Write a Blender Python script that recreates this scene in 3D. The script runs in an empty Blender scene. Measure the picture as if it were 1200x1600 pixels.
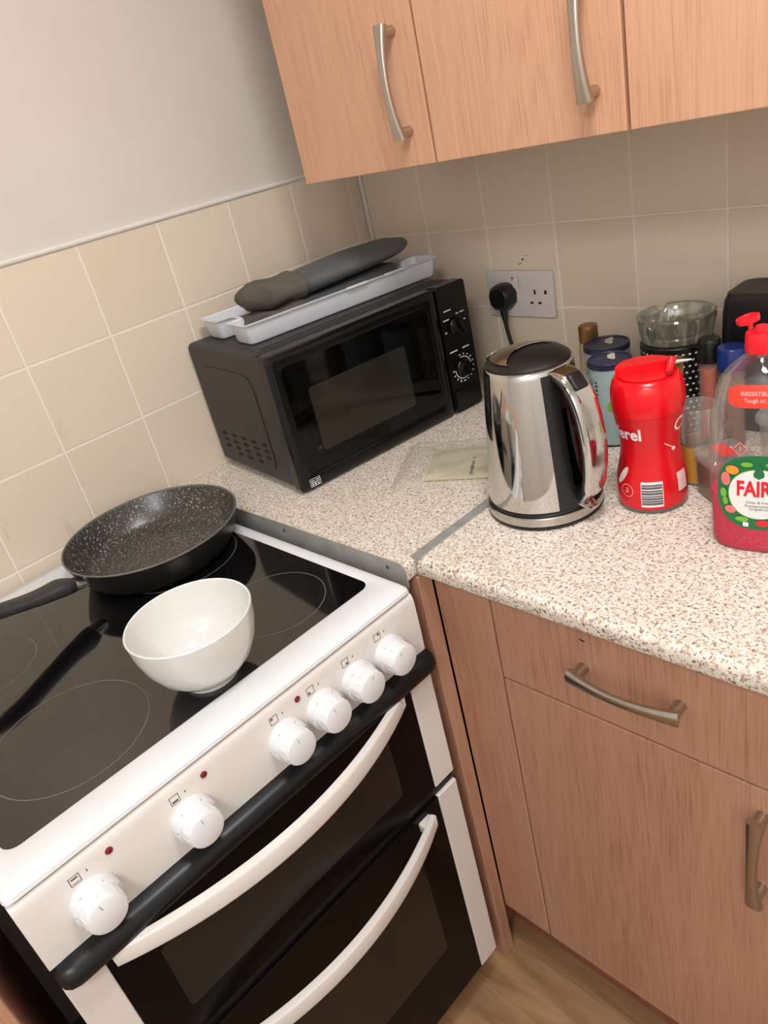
import bpy, bmesh, math, random
from mathutils import Vector, Matrix
random.seed(7)
PI = math.pi
scene = bpy.context.scene
COL = scene.collection

# ------------------------------------------------------------ camera, light, exposure
def cam_axes(yaw, pitch, roll):
    f = Vector((math.cos(pitch)*math.cos(yaw), math.cos(pitch)*math.sin(yaw), math.sin(pitch)))
    r = f.cross(Vector((0, 0, 1))).normalized(); u = r.cross(f)
    return math.cos(roll)*r + math.sin(roll)*u, -math.sin(roll)*r + math.cos(roll)*u, f
R_, U_, F_ = cam_axes(2.46321239, -0.475461328, -0.241419847)
cd = bpy.data.cameras.new('camera'); cam = bpy.data.objects.new('camera', cd); COL.objects.link(cam)
cd.sensor_fit = 'AUTO'; cd.sensor_width = 36.0; cd.lens = 1177.75287*36/1600; cd.clip_start = 0.02
cam.matrix_world = Matrix(((R_.x, U_.x, -F_.x, 1.26263), (R_.y, U_.y, -F_.y, -1.16869), (R_.z, U_.z, -F_.z, 1.42750), (0, 0, 0, 1)))
scene.camera = cam

w = bpy.data.worlds.new('world'); scene.world = w; w.use_nodes = True
w.node_tree.nodes['Background'].inputs[0].default_value = (1, .95, .9, 1)
w.node_tree.nodes['Background'].inputs[1].default_value = 0.3

ld = bpy.data.lights.new('ceiling_light', 'AREA'); ld.shape = 'DISK'; ld.size = .36; ld.energy = 16
ld.color = (.985, .985, 1)
lo = bpy.data.objects.new('ceiling_light', ld); COL.objects.link(lo); lo.location = (1.12, -.78, 2.36)
ld2 = bpy.data.lights.new('fill_light', 'AREA'); ld2.shape = 'DISK'; ld2.size = .5; ld2.energy = 27; ld2.color = (.985, .985, 1)  # added fill behind the camera to lift the shadows, no lamp known there
lo2 = bpy.data.objects.new('fill_light', ld2); COL.objects.link(lo2); lo2.location = (1.7, -2.05, 2.36)

scene.view_settings.view_transform = 'Standard'; scene.view_settings.look = 'None'
scene.view_settings.gamma = 1; scene.view_settings.use_curve_mapping = False
scene.view_settings.exposure = -0.08

# ------------------------------------------------------------ materials
def srgb(r, g, b):
    return tuple(((c/255/12.92) if c/255 <= .04045 else ((c/255+.055)/1.055)**2.4) for c in (r, g, b)) + (1,)
class NT:
    def __init__(s, name):
        s.m = bpy.data.materials.new(name); s.m.use_nodes = True; s.t = s.m.node_tree
        s.b = s.t.nodes['Principled BSDF']; s.out = s.t.nodes['Material Output']
    def n(s, typ, **kw):
        nd = s.t.nodes.new(typ)
        for k, v in kw.items():
            if k in nd.inputs: nd.inputs[k].default_value = v
            else: setattr(nd, k, v)
        return nd
    def l(s, a, b): s.t.links.new(a, b)
def plain(name, col, rough=.5, metal=0, **kw):
    t = NT(name); t.b.inputs['Base Color'].default_value = col; t.b.inputs['Roughness'].default_value = rough
    t.b.inputs['Metallic'].default_value = metal
    for k, v in kw.items(): t.b.inputs[k].default_value = v
    return t.m
def noisy(name, c1, c2, scale=8, rough=.5, metal=0, bump=0, bscale=None, detail=4, lo=.35, hi=.65, **kw):
    t = NT(name); tc = t.n('ShaderNodeTexCoord'); nz = t.n('ShaderNodeTexNoise', Scale=scale, Detail=detail)
    t.l(tc.outputs['Object'], nz.inputs['Vector'])
    rp = t.n('ShaderNodeValToRGB'); rp.color_ramp.elements[0].position = lo; rp.color_ramp.elements[1].position = hi
    rp.color_ramp.elements[0].color = c1; rp.color_ramp.elements[1].color = c2
    t.l(nz.outputs['Fac'], rp.inputs['Fac']); t.l(rp.outputs['Color'], t.b.inputs['Base Color'])
    t.b.inputs['Roughness'].default_value = rough; t.b.inputs['Metallic'].default_value = metal
    for k, v in kw.items(): t.b.inputs[k].default_value = v
    if bump:
        n2 = t.n('ShaderNodeTexNoise', Scale=bscale or scale*4, Detail=3); t.l(tc.outputs['Object'], n2.inputs['Vector'])
        bp = t.n('ShaderNodeBump', Strength=bump, Distance=.002); t.l(n2.outputs['Fac'], bp.inputs['Height']); t.l(bp.outputs['Normal'], t.b.inputs['Normal'])
    return t.m
def wood(name, dark, mid, light, rough=.42):
    t = NT(name); tc = t.n('ShaderNodeTexCoord'); oi = t.n('ShaderNodeObjectInfo')
    mul = t.n('ShaderNodeMath', operation='MULTIPLY'); mul.inputs[1].default_value = 13.7; t.l(oi.outputs['Random'], mul.inputs[0])
    cx = t.n('ShaderNodeCombineXYZ'); t.l(mul.outputs[0], cx.inputs[0]); t.l(mul.outputs[0], cx.inputs[2])
    ad = t.n('ShaderNodeVectorMath', operation='ADD'); t.l(tc.outputs['Object'], ad.inputs[0]); t.l(cx.outputs[0], ad.inputs[1])
    def mp(sc):
        m = t.n('ShaderNodeMapping'); m.inputs['Scale'].default_value = sc; t.l(ad.outputs[0], m.inputs['Vector']); return m
    m1 = mp((1, 1, .025)); n1 = t.n('ShaderNodeTexNoise', Scale=420, Detail=3, Roughness=.6); t.l(m1.outputs[0], n1.inputs['Vector'])
    m2 = mp((1, 1, .07)); n2 = t.n('ShaderNodeTexNoise', Scale=12, Detail=1, Distortion=.3); t.l(m2.outputs[0], n2.inputs['Vector'])
    # cathedral figure: sine of a slowly varying field
    f = t.n('ShaderNodeMath', operation='MULTIPLY'); f.inputs[1].default_value = 75; t.l(n2.outputs['Fac'], f.inputs[0])
    s = t.n('ShaderNodeMath', operation='SINE'); t.l(f.outputs[0], s.inputs[0])
    s2 = t.n('ShaderNodeMath', operation='MULTIPLY_ADD'); s2.inputs[1].default_value = .05; t.l(s.outputs[0], s2.inputs[0]); t.l(n1.outputs['Fac'], s2.inputs[2])
    n3 = t.n('ShaderNodeTexNoise', Scale=7, Detail=2); m3 = mp((1, 1, .3)); t.l(m3.outputs[0], n3.inputs['Vector'])
    s3 = t.n('ShaderNodeMath', operation='MULTIPLY_ADD'); s3.inputs[1].default_value = .35; t.l(n3.outputs['Fac'], s3.inputs[0]); t.l(s2.outputs[0], s3.inputs[2])
    rp = t.n('ShaderNodeValToRGB'); e = rp.color_ramp.elements
    e[0].position = .38; e[0].color = dark; e[1].position = .98; e[1].color = light
    k = e.new(.62); k.color = mid
    t.l(s3.outputs[0], rp.inputs['Fac']); t.l(rp.outputs['Color'], t.b.inputs['Base Color'])
    t.b.inputs['Roughness'].default_value = rough
    return t.m
def clear(name, tint=(1, 1, 1, 1), gl=.1, rough=.05, haze=0, hcol=(.8, .8, .8, 1), fres=.45):
    t = NT(name); tr = t.n('ShaderNodeBsdfTransparent', Color=tint); g = t.n('ShaderNodeBsdfGlossy', Roughness=rough)
    lw = t.n('ShaderNodeLayerWeight', Blend=.35); ma = t.n('ShaderNodeMath', operation='MULTIPLY_ADD'); ma.inputs[1].default_value = fres; ma.inputs[2].default_value = gl*.3
    t.l(lw.outputs['Fresnel'], ma.inputs[0])
    mx = t.n('ShaderNodeMixShader'); t.l(ma.outputs[0], mx.inputs[0]); t.l(tr.outputs[0], mx.inputs[1]); t.l(g.outputs[0], mx.inputs[2])
    last = mx
    if haze:
        d = t.n('ShaderNodeBsdfDiffuse', Color=hcol); m2 = t.n('ShaderNodeMixShader', Fac=haze); t.l(mx.outputs[0], m2.inputs[1]); t.l(d.outputs[0], m2.inputs[2]); last = m2
    t.l(last.outputs[0], t.out.inputs['Surface'])
    return t.m

M = {}
M['paint'] = noisy('wall_paint', srgb(206, 198, 188), srgb(214, 207, 197), 3, .85, bump=.12, bscale=40)
M['ceiling'] = plain('ceiling_paint', srgb(240, 239, 236), .9)
M['trimwhite'] = plain('trim_white', srgb(222, 216, 210), .4)
def tile_mat():
    t = NT('cream_tile'); geo = t.n('ShaderNodeNewGeometry'); oi = t.n('ShaderNodeObjectInfo')
    mix = t.n('ShaderNodeMix', data_type='RGBA'); mix.inputs[6].default_value = srgb(218, 202, 181); mix.inputs[7].default_value = srgb(223, 208, 188)
    t.l(oi.outputs['Random'], mix.inputs[0])
    # brown grease runs, strongest on the wall behind the hob
    mp = t.n('ShaderNodeMapping'); mp.inputs['Scale'].default_value = (1, 1, .28); t.l(geo.outputs['Position'], mp.inputs['Vector'])
    nz = t.n('ShaderNodeTexNoise', Scale=34, Detail=6, Roughness=.65); t.l(mp.outputs[0], nz.inputs['Vector'])
    rp = t.n('ShaderNodeValToRGB'); rp.color_ramp.elements[0].position = .60; rp.color_ramp.elements[1].position = .74; t.l(nz.outputs['Fac'], rp.inputs['Fac'])
    ds = t.n('ShaderNodeVectorMath', operation='DISTANCE'); ds.inputs[1].default_value = (0, -.86, 1.02); t.l(geo.outputs['Position'], ds.inputs[0])
    mr = t.n('ShaderNodeMapRange'); mr.inputs[1].default_value = .05; mr.inputs[2].default_value = .24; mr.inputs[3].default_value = .55; mr.inputs[4].default_value = .0; t.l(ds.outputs['Value'], mr.inputs[0])
    mu = t.n('ShaderNodeMath', operation='MULTIPLY'); t.l(rp.outputs['Color'], mu.inputs[0]); t.l(mr.outputs[0], mu.inputs[1])
    m2 = t.n('ShaderNodeMix', data_type='RGBA'); m2.inputs[7].default_value = srgb(150, 112, 62); t.l(mu.outputs[0], m2.inputs[0]); t.l(mix.outputs[2], m2.inputs[6])
    t.l(m2.outputs[2], t.b.inputs['Base Color']); t.b.inputs['Roughness'].default_value = .32; t.b.inputs['Specular IOR Level'].default_value = .35
    return t.m
M['tile'] = tile_mat()
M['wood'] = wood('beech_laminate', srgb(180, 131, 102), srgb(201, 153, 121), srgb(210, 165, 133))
M['wood_dim'] = wood('beech_laminate_dim', srgb(146, 100, 79), srgb(177, 132, 107), srgb(191, 148, 122))  # same beech, darker and redder: weaker light low down put into the colour
M['carcass'] = plain('carcass_melamine', srgb(190, 150, 115), .5)
M['plinth'] = wood('plinth_laminate', srgb(110, 64, 50), srgb(138, 84, 66), srgb(150, 96, 76))
def worktop_mat():
    t = NT('speckled_worktop'); geo = t.n('ShaderNodeNewGeometry')
    nz0 = t.n('ShaderNodeTexNoise', Scale=60, Detail=2); t.l(geo.outputs['Position'], nz0.inputs['Vector'])
    rp0 = t.n('ShaderNodeValToRGB'); rp0.color_ramp.elements[0].position = .35; rp0.color_ramp.elements[1].position = .65
    rp0.color_ramp.elements[0].color = srgb(212, 201, 186); rp0.color_ramp.elements[1].color = srgb(225, 216, 203); t.l(nz0.outputs['Fac'], rp0.inputs['Fac'])
    last = rp0.outputs['Color']
    for sc, th, soft, col in ((190, .625, .07, srgb(186, 158, 134)), (240, .635, .06, srgb(164, 146, 132)), (270, .665, .04, srgb(120, 101, 88)), (220, .65, .08, srgb(238, 232, 224))):
        nz = t.n('ShaderNodeTexNoise', Scale=sc, Detail=1.5, Roughness=.5); ad = t.n('ShaderNodeVectorMath', operation='ADD'); ad.inputs[1].default_value = (sc, -sc*.3, 2*sc)
        t.l(geo.outputs['Position'], ad.inputs[0]); t.l(ad.outputs[0], nz.inputs['Vector'])
        r = t.n('ShaderNodeValToRGB'); r.color_ramp.elements[0].position = th-.05; r.color_ramp.elements[1].position = th-.05+soft; t.l(nz.outputs['Fac'], r.inputs['Fac'])
        mx = t.n('ShaderNodeMix', data_type='RGBA'); mx.inputs[7].default_value = col; t.l(r.outputs['Color'], mx.inputs[0]); t.l(last, mx.inputs[6]); last = mx.outputs[2]
    t.l(last, t.b.inputs['Base Color']); t.b.inputs['Roughness'].default_value = .38
    return t.m
M['worktop'] = worktop_mat()
M['alu'] = noisy('worn_aluminium', srgb(158, 157, 152), srgb(176, 175, 170), 30, .45, .35)
M['nickel'] = plain('brushed_nickel', srgb(186, 176, 164), .3, 1)
M['enamel'] = noisy('white_enamel', srgb(216, 216, 216), srgb(222, 222, 222), 5, .22)
M['panel'] = noisy('cooker_panel_white', srgb(218, 212, 206), srgb(223, 217, 211), 4, .38)
M['knob'] = plain('knob_white', srgb(222, 222, 222), .35)
M['glass_black'] = plain('ceramic_glass', srgb(11, 10, 11), .07, 0, **{'Coat Weight': .6, 'Coat Roughness': .05})
M['glass_oven'] = plain('oven_glass', srgb(9, 6, 6), .24, 0, **{'Specular IOR Level': .13})
M['glass_window'] = plain('oven_window', srgb(38, 33, 29), .22, 0, **{'Specular IOR Level': .25})
M['black'] = plain('black_plastic', srgb(20, 20, 21), .38)
M['black_satin'] = plain('black_satin_trim', srgb(15, 16, 17), .36, 0, **{'Specular IOR Level': .35})
M['dark'] = plain('dark_void', srgb(9, 8, 8), .8)
M['ring'] = plain('hob_ring_print', srgb(96, 92, 90), .3)
M['print_dark'] = plain('dark_print', srgb(70, 66, 66), .6)
M['knob_mark'] = plain('knob_mark_grey', srgb(170, 170, 172), .5)
M['led'] = plain('red_lens', srgb(120, 22, 30), .2)
M['pan'] = None
def pan_mat():
    t = NT('speckled_nonstick'); tc = t.n('ShaderNodeTexCoord')
    nz = t.n('ShaderNodeTexNoise', Scale=420, Detail=1.2); mp = t.n('ShaderNodeMapping'); mp.inputs['Scale'].default_value = (.55, 1, .6); t.l(tc.outputs['Object'], mp.inputs[0]); t.l(mp.outputs[0], nz.inputs['Vector'])
    r = t.n('ShaderNodeValToRGB'); r.color_ramp.elements[0].position = .59; r.color_ramp.elements[1].position = .70; t.l(nz.outputs['Fac'], r.inputs['Fac'])
    r.color_ramp.elements[0].color = srgb(58, 56, 52); r.color_ramp.elements[1].color = srgb(170, 166, 158)
    n2 = t.n('ShaderNodeTexNoise', Scale=9, Detail=3); t.l(tc.outputs['Object'], n2.inputs['Vector'])
    r2 = t.n('ShaderNodeValToRGB'); r2.color_ramp.elements[0].position = .45; r2.color_ramp.elements[1].position = .75; r2.color_ramp.elements[1].color = (.45, .45, .45, 1); t.l(n2.outputs['Fac'], r2.inputs['Fac'])
    mx = t.n('ShaderNodeMix', data_type='RGBA'); mx.inputs[7].default_value = srgb(70, 54, 42); t.l(r2.outputs['Color'], mx.inputs[0]); t.l(r.outputs['Color'], mx.inputs[6])
    t.l(mx.outputs[2], t.b.inputs['Base Color']); t.b.inputs['Roughness'].default_value = .3
    return t.m
M['pan'] = pan_mat()
M['pan_out'] = plain('pan_outside', srgb(28, 27, 25), .35)
M['pan_rim'] = plain('pan_rim_metal', srgb(120, 118, 114), .35, .4)
M['pan_handle'] = plain('pan_handle_plastic', srgb(44, 44, 46), .5)
M['chrome'] = plain('polished_steel', srgb(205, 203, 200), .07, 1)
M['steel'] = plain('satin_steel', srgb(190, 186, 182), .25, 1)
M['ceramic'] = plain('white_ceramic', srgb(220, 219, 214), .1)
M['mw_case'] = noisy('microwave_case', srgb(32, 30, 29), srgb(37, 34, 33), 3, .45)
M['mw_front'] = plain('microwave_front', srgb(9, 9, 10), .22, 0, **{'Specular IOR Level': .35})
M['mw_glass'] = plain('microwave_door_glass', srgb(4, 4, 4), .06, 0, **{'Specular IOR Level': .3})
M['mw_window'] = plain('microwave_window', srgb(38, 35, 28), .1, 0, **{'Specular IOR Level': .4})
M['print_white'] = plain('white_print', srgb(205, 205, 205), .6)
M['tray'] = noisy('white_plastic_tray', srgb(214, 217, 222), srgb(221, 223, 227), 6, .4)
M['silicone'] = noisy('grey_silicone', srgb(78, 79, 80), srgb(88, 89, 90), 5, .5, bump=.15, bscale=60)
M['cuff'] = noisy('grey_cuff_fabric', srgb(70, 66, 58), srgb(98, 92, 82), 14, .9, bump=.6, bscale=90)
M['paper'] = noisy('cream_paper', srgb(232, 226, 196), srgb(240, 235, 210), 8, .7)
M['bag'] = clear('clear_film', (.988, .985, .965, 1), .16, .16, haze=.09, hcol=(.88, .86, .77, 1), fres=.2)
M['red_lid'] = plain('red_plastic_lid', srgb(228, 10, 24), .25)
M['red_sleeve'] = noisy('red_sleeve', srgb(205, 14, 24), srgb(222, 20, 32), 6, .28)
M['white'] = plain('white_label', srgb(235, 230, 228), .5)
M['pinkwhite'] = plain('pale_label', srgb(238, 196, 196), .5)
M['grey_bar'] = plain('grey_bars', srgb(92, 88, 96), .5)
M['milk'] = plain('cream_print', srgb(226, 205, 196), .5)
M['darkred'] = plain('dark_red_print', srgb(160, 12, 28), .4)
M['clear'] = clear('clear_plastic', (.985, .97, .965, 1), .2, .05, haze=.02, hcol=(.85, .8, .8, 1), fres=.28)
M['clear_tub'] = clear('cloudy_plastic', (.97, .965, .95, 1), .2, .15, haze=.10, hcol=(.85, .82, .78, 1))
M['liquid'] = clear('crimson_liquid', (.9, .01, .10, 1), .1, .05, haze=.8, hcol=(.80, .0, .075, 1), fres=.15)
M['green'] = plain('green_label', srgb(22, 110, 62), .4)
M['leaf'] = plain('leaf_print', srgb(120, 178, 62), .4)
M['orange'] = plain('orange_print', srgb(240, 150, 50), .4)
M['pink'] = plain('pink_print', srgb(232, 120, 120), .4)
M['redtxt'] = plain('red_print', srgb(214, 26, 44), .4)
M['orange_red'] = plain('orange_red_label', srgb(232, 60, 44), .4)
M['redcap'] = plain('red_cap', srgb(240, 30, 44), .25)
M['can'] = noisy('pale_blue_card', srgb(150, 172, 172), srgb(165, 186, 184), 9, .55)
M['navy'] = noisy('navy_lid', srgb(28, 32, 62), srgb(38, 42, 74), 9, .4)
M['salt'] = plain('white_residue', srgb(205, 200, 185), .8)
M['bronze'] = plain('bronze_cap', srgb(140, 98, 52), .35, .5)
M['sauce'] = plain('pale_bottle', srgb(176, 158, 130), .3)
M['dot_black'] = plain('black_tin', srgb(14, 13, 14), .4)
M['dot'] = plain('white_dot', srgb(225, 222, 218), .5)
M['ash_glass'] = clear('ashtray_glass', (.80, .83, .79, 1), .7, .05, haze=.06, hcol=(.7, .72, .68, 1))
M['bluecap'] = plain('blue_cap', srgb(22, 44, 112), .3)
M['brownspice'] = noisy('brown_spice', srgb(120, 62, 26), srgb(160, 92, 40), 120, .8)
M['orangespice'] = noisy('orange_spice', srgb(206, 76, 34), srgb(226, 100, 48), 60, .8)
M['gold'] = noisy('gold_foil', srgb(120, 100, 48), srgb(176, 152, 82), 30, .35, .5)
M['yellow'] = plain('yellow_label', srgb(206, 152, 60), .5)
M['socket'] = noisy('socket_white', srgb(206, 198, 196), srgb(214, 207, 204), 6, .35)
def floor_mat():
    t = NT('wood_vinyl'); geo = t.n('ShaderNodeNewGeometry'); mp = t.n('ShaderNodeMapping'); mp.inputs['Rotation'].default_value = (0, 0, 0); mp.inputs['Scale'].default_value = (.18, 1, 1)
    t.l(geo.outputs['Position'], mp.inputs[0]); nz = t.n('ShaderNodeTexNoise', Scale=26, Detail=5, Distortion=.8); t.l(mp.outputs[0], nz.inputs['Vector'])
    r = t.n('ShaderNodeValToRGB'); r.color_ramp.elements[0].position = .3; r.color_ramp.elements[1].position = .7; r.color_ramp.elements[0].color = srgb(128, 94, 62); r.color_ramp.elements[1].color = srgb(172, 136, 98)
    t.l(nz.outputs['Fac'], r.inputs['Fac'])
    br = t.n('ShaderNodeTexBrick', Scale=1); br.inputs['Color1'].default_value = (1, 1, 1, 1); br.inputs['Color2'].default_value = (.92, .91, .9, 1); br.inputs['Mortar'].default_value = (.8, .76, .72, 1)
    br.inputs['Mortar Size'].default_value = .0012; br.inputs['Brick Width'].default_value = 1.1; br.inputs['Row Height'].default_value = .095; t.l(geo.outputs['Position'], br.inputs['Vector'])
    mx = t.n('ShaderNodeMix', data_type='RGBA', blend_type='MULTIPLY'); mx.inputs[0].default_value = 1; t.l(r.outputs['Color'], mx.inputs[6]); t.l(br.outputs['Color'], mx.inputs[7])
    t.l(mx.outputs[2], t.b.inputs['Base Color']); t.b.inputs['Roughness'].default_value = .45
    return t.m
M['floor'] = floor_mat()

# ------------------------------------------------------------ mesh helpers
def obj(name, bm, mat, parent=None, smooth=False, loc=None):
    if isinstance(bm, bpy.types.Mesh): me = bm
    else:
        me = bpy.data.meshes.new(name); bmesh.ops.recalc_face_normals(bm, faces=bm.faces[:]); bm.to_mesh(me); bm.free()
        me.materials.append(M[mat])
        if smooth:
            for p in me.polygons: p.use_smooth = True
            try: me.set_sharp_from_angle(angle=math.radians(38))
            except Exception: pass
    o = bpy.data.objects.new(name, me); COL.objects.link(o)
    if parent: o.parent = parent
    if loc: o.location = loc
    return o
def tag(o, label, cat, group=None):
    o['label'] = label; o['category'] = cat
    if group: o['group'] = group
    return o
def thing(name, label, cat, loc=(0, 0, 0), rz=0, group=None):
    o = bpy.data.objects.new(name, None); COL.objects.link(o); o.location = loc; o.rotation_euler = (0, 0, rz); o.empty_display_size = .05
    return tag(o, label, cat, group)
def struct(name, bm, mat, smooth=False):
    o = obj(name, bm, mat, None, smooth); o['kind'] = 'structure'; return o
def box(x0, x1, y0, y1, z0, z1, bev=0, seg=2, bm=None):
    b = bmesh.new()
    vs = [b.verts.new((x, y, z)) for x in (x0, x1) for y in (y0, y1) for z in (z0, z1)]
    for f in ((0, 1, 3, 2), (4, 6, 7, 5), (0, 4, 5, 1), (2, 3, 7, 6), (0, 2, 6, 4), (1, 5, 7, 3)): b.faces.new([vs[i] for i in f])
    if bev: bmesh.ops.bevel(b, geom=b.edges[:], offset=bev, segments=seg, affect='EDGES', profile=.5)
    if bm is None: return b
    me = bpy.data.meshes.new('t'); b.to_mesh(me); b.free(); bm.from_mesh(me); bpy.data.meshes.remove(me); return bm
def lathe(prof, seg=48, cx=0, cy=0, sx=1, sy=1, closed=False):
    bm = bmesh.new(); rings = []
    for r, z in prof:
        if r < 1e-6: rings.append([bm.verts.new((cx, cy, z))])
        else: rings.append([bm.verts.new((cx+r*sx*math.cos(2*PI*i/seg), cy+r*sy*math.sin(2*PI*i/seg), z)) for i in range(seg)])
    prs = list(zip(rings, rings[1:])) + ([(rings[-1], rings[0])] if closed else [])
    for a, b in prs:
        for i in range(seg):
            j = (i+1) % seg
            if len(a) == 1 and len(b) == 1: break
            if len(a) == 1: bm.faces.new((a[0], b[i], b[j]))
            elif len(b) == 1: bm.faces.new((a[i], a[j], b[0]))
            else: bm.faces.new((a[i], a[j], b[j], b[i]))
    return bm
def loft(rings, cap=True, bm=None):
    bm = bm or bmesh.new(); rr = [[bm.verts.new(p) for p in ring] for ring in rings]; n = len(rr[0])
    for a, b in zip(rr, rr[1:]):
        for i in range(n): bm.faces.new((a[i], a[(i+1) % n], b[(i+1) % n], b[i]))
    if cap: bm.faces.new(rr[0][::-1]); bm.faces.new(rr[-1])
    return bm
def sweep(path, wdir, ws, hs, n=16, ex=2.4, cap=True):
    path = [Vector(p) for p in path]; wdir = Vector(wdir); rings = []
    for k, c in enumerate(path):
        T = (path[min(k+1, len(path)-1)]-path[max(k-1, 0)]).normalized()
        W = (wdir - T*wdir.dot(T)).normalized(); N = T.cross(W)
        ring = []
        for i in range(n):
            a = 2*PI*i/n; ca, sa = math.cos(a), math.sin(a)
            ring.append(c + W*ws[k]*math.copysign(abs(ca)**(2/ex), ca) + N*hs[k]*math.copysign(abs(sa)**(2/ex), sa))
        rings.append(ring)
    return loft(rings, cap)
def tube(path, r, n=10): return sweep(path, (0.123, .45, .88), [r]*len(path), [r]*len(path), n, 2)
def bez(pts, k=8):       # Catmull-Rom through points
    P = [Vector(p) for p in pts]; P = [P[0]*2-P[1]] + P + [P[-1]*2-P[-2]]; out = []
    for i in range(1, len(P)-2):
        for j in range(k):
            t = j/k; a, b, c, d = P[i-1], P[i], P[i+1], P[i+2]
            out.append(.5*((2*b)+(c-a)*t+(2*a-5*b+4*c-d)*t*t+(3*b-a-3*c+d)*t**3))
    out.append(P[-2]); return out
def interp(tab, x):
    if x <= tab[0][0]: return tab[0][1]
    for (a, va), (b, vb) in zip(tab, tab[1:]):
        if x <= b: return va + (vb-va)*(x-a)/(b-a)
    return tab[-1][1]
def rrect(x0, x1, y0, y1, r, n=6):
    out = []
    for cx, cy, a0 in ((x1-r, y1-r, 0), (x0+r, y1-r, PI/2), (x0+r, y0+r, PI), (x1-r, y0+r, 1.5*PI)):
        for i in range(n+1): a = a0+PI/2*i/n; out.append((cx+r*math.cos(a), cy+r*math.sin(a)))
    return out
def prism(pts, fn, d0, d1, bm=None):    # 2D outline -> fn(u,v,d) between depths
    bm = bm or bmesh.new()
    a = [bm.verts.new(fn(u, v, d0)) for u, v in pts]; b = [bm.verts.new(fn(u, v, d1)) for u, v in pts]; n = len(pts)
    bm.faces.new(a[::-1]); bm.faces.new(b)
    for i in range(n): bm.faces.new((a[i], a[(i+1) % n], b[(i+1) % n], b[i]))
    return bm
def grid(fn, nu, nv, bm=None):          # open sheet
    bm = bm or bmesh.new(); g = [[bm.verts.new(fn(i/nu, j/nv)) for j in range(nv+1)] for i in range(nu+1)]
    for i in range(nu):
        for j in range(nv): bm.faces.new((g[i][j], g[i+1][j], g[i+1][j+1], g[i][j+1]))
    return bm
def text_bm(s, size, fn, cuts=0, bold=0.0, shear=0):
    cu = bpy.data.curves.new('txt', 'FONT'); cu.body = s; cu.size = size; cu.align_x = 'CENTER'; cu.align_y = 'CENTER'; cu.offset = bold; cu.shear = shear; cu.resolution_u = 3
    o = bpy.data.objects.new('txt', cu); COL.objects.link(o)
    bpy.context.view_layer.update()
    me = bpy.data.meshes.new_from_object(o.evaluated_get(bpy.context.evaluated_depsgraph_get()))
    bpy.data.objects.remove(o); bpy.data.curves.remove(cu)
    bm = bmesh.new(); bm.from_mesh(me); bpy.data.meshes.remove(me)
    bmesh.ops.triangulate(bm, faces=bm.faces[:])
    if cuts: bmesh.ops.subdivide_edges(bm, edges=bm.edges[:], cuts=cuts)
    for v in bm.verts: v.co = Vector(fn(v.co.x, v.co.y))
    return bm

# ------------------------------------------------------------ the room
WL = .002
M['grout'] = plain('pale_grout', srgb(232, 222, 206), .8)
struct('floor', box(-.1, 2.4, -2.7, .1, -.05, 0), 'floor')
wl = struct('wall_left', box(-.1, -WL, -2.7, .1, 0, 2.42), 'paint')
wb = struct('wall_back', box(-.002, 2.4, WL, .1, 0, 2.42), 'paint')
struct('wall_right', box(2.3, 2.4, -2.6, .0, 0, 2.42), 'ceiling')
struct('wall_front', box(-.002, 2.3, -2.7, -2.6, 0, 2.42), 'ceiling')
struct('ceiling', box(-.1, 2.4, -2.7, .1, 2.42, 2.5), 'ceiling')
G = .0025; T = .15; ZR = [.752, .901, 1.05, 1.199, 1.348]
obj('grout_bed', box(-WL, -.0009, -1.54, -.0005, .752, 1.348), 'grout', wl); obj('grout_bed', box(.0, 1.36, .0009, WL, .901, 1.348), 'grout', wb)
tile_mesh = {}
def tile(parent, axis, a0, a1, z0, z1):
    key = (axis, round(a1-a0, 3), round(z1-z0, 3))
    if key not in tile_mesh:
        hw, hz = (a1-a0-G)/2, (z1-z0-G)/2
        b = box(-.006, 0, -hw, hw, -hz, hz, .0012, 1) if axis == 'y' else box(-hw, hw, 0, .006, -hz, hz, .0012, 1)
        o = obj('tile', b, 'tile', parent); tile_mesh[key] = o.data
    else: o = obj('tile', tile_mesh[key], None, parent)
    m = ((a0+a1)/2, (z0+z1)/2); j = random.uniform(-.0004, .0002)
    o.location = (j, m[0], m[1]) if axis == 'y' else (m[0], -j, m[1])
for r in range(4):
    tile(wl, 'y', -.036, -.001, ZR[r], ZR[r+1])
    for c in range(10): tile(wl, 'y', -.036-T*(c+1), -.036-T*c, ZR[r], ZR[r+1])
for r in range(1, 4):
    for c in range(9): tile(wb, 'x', .011+T*c, .011+T*(c+1), ZR[r], ZR[r+1])
sm = bmesh.new()
for sx, sz, ra, rb in ((.386, 1.139, .0035, .0018), (.379, 1.131, .0045, .001), (.395, 1.146, .0016, .001)):
    sm.faces.new([sm.verts.new((sx+ra*math.cos(a), -.0004, sz+rb*math.sin(a)+.5*ra*math.cos(a)*.8)) for a in [2*PI*k/10 for k in range(10)]])
M['smudge'] = plain('brown_smudge', srgb(104, 82, 58), .7)
obj('smudge', sm, 'smudge', wb)['kind'] = 'stuff'
t1 = struct('trim_1', sweep([(-.001, -1.6, 1.3525), (-.001, .0, 1.3525)], (0, 0, 1), [.0045]*2, [.005]*2, 10), 'trimwhite', True)
struct('trim_2', sweep([(0, .0005, 1.353), (1.4, .0005, 1.353)], (0, 0, 1), [.0042]*2, [.004]*2, 10), 'trimwhite', True)
struct('trim_3', box(.0005, .009, -.008, .0005, .903, 1.345, .002, 2), 'trimwhite')

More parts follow.
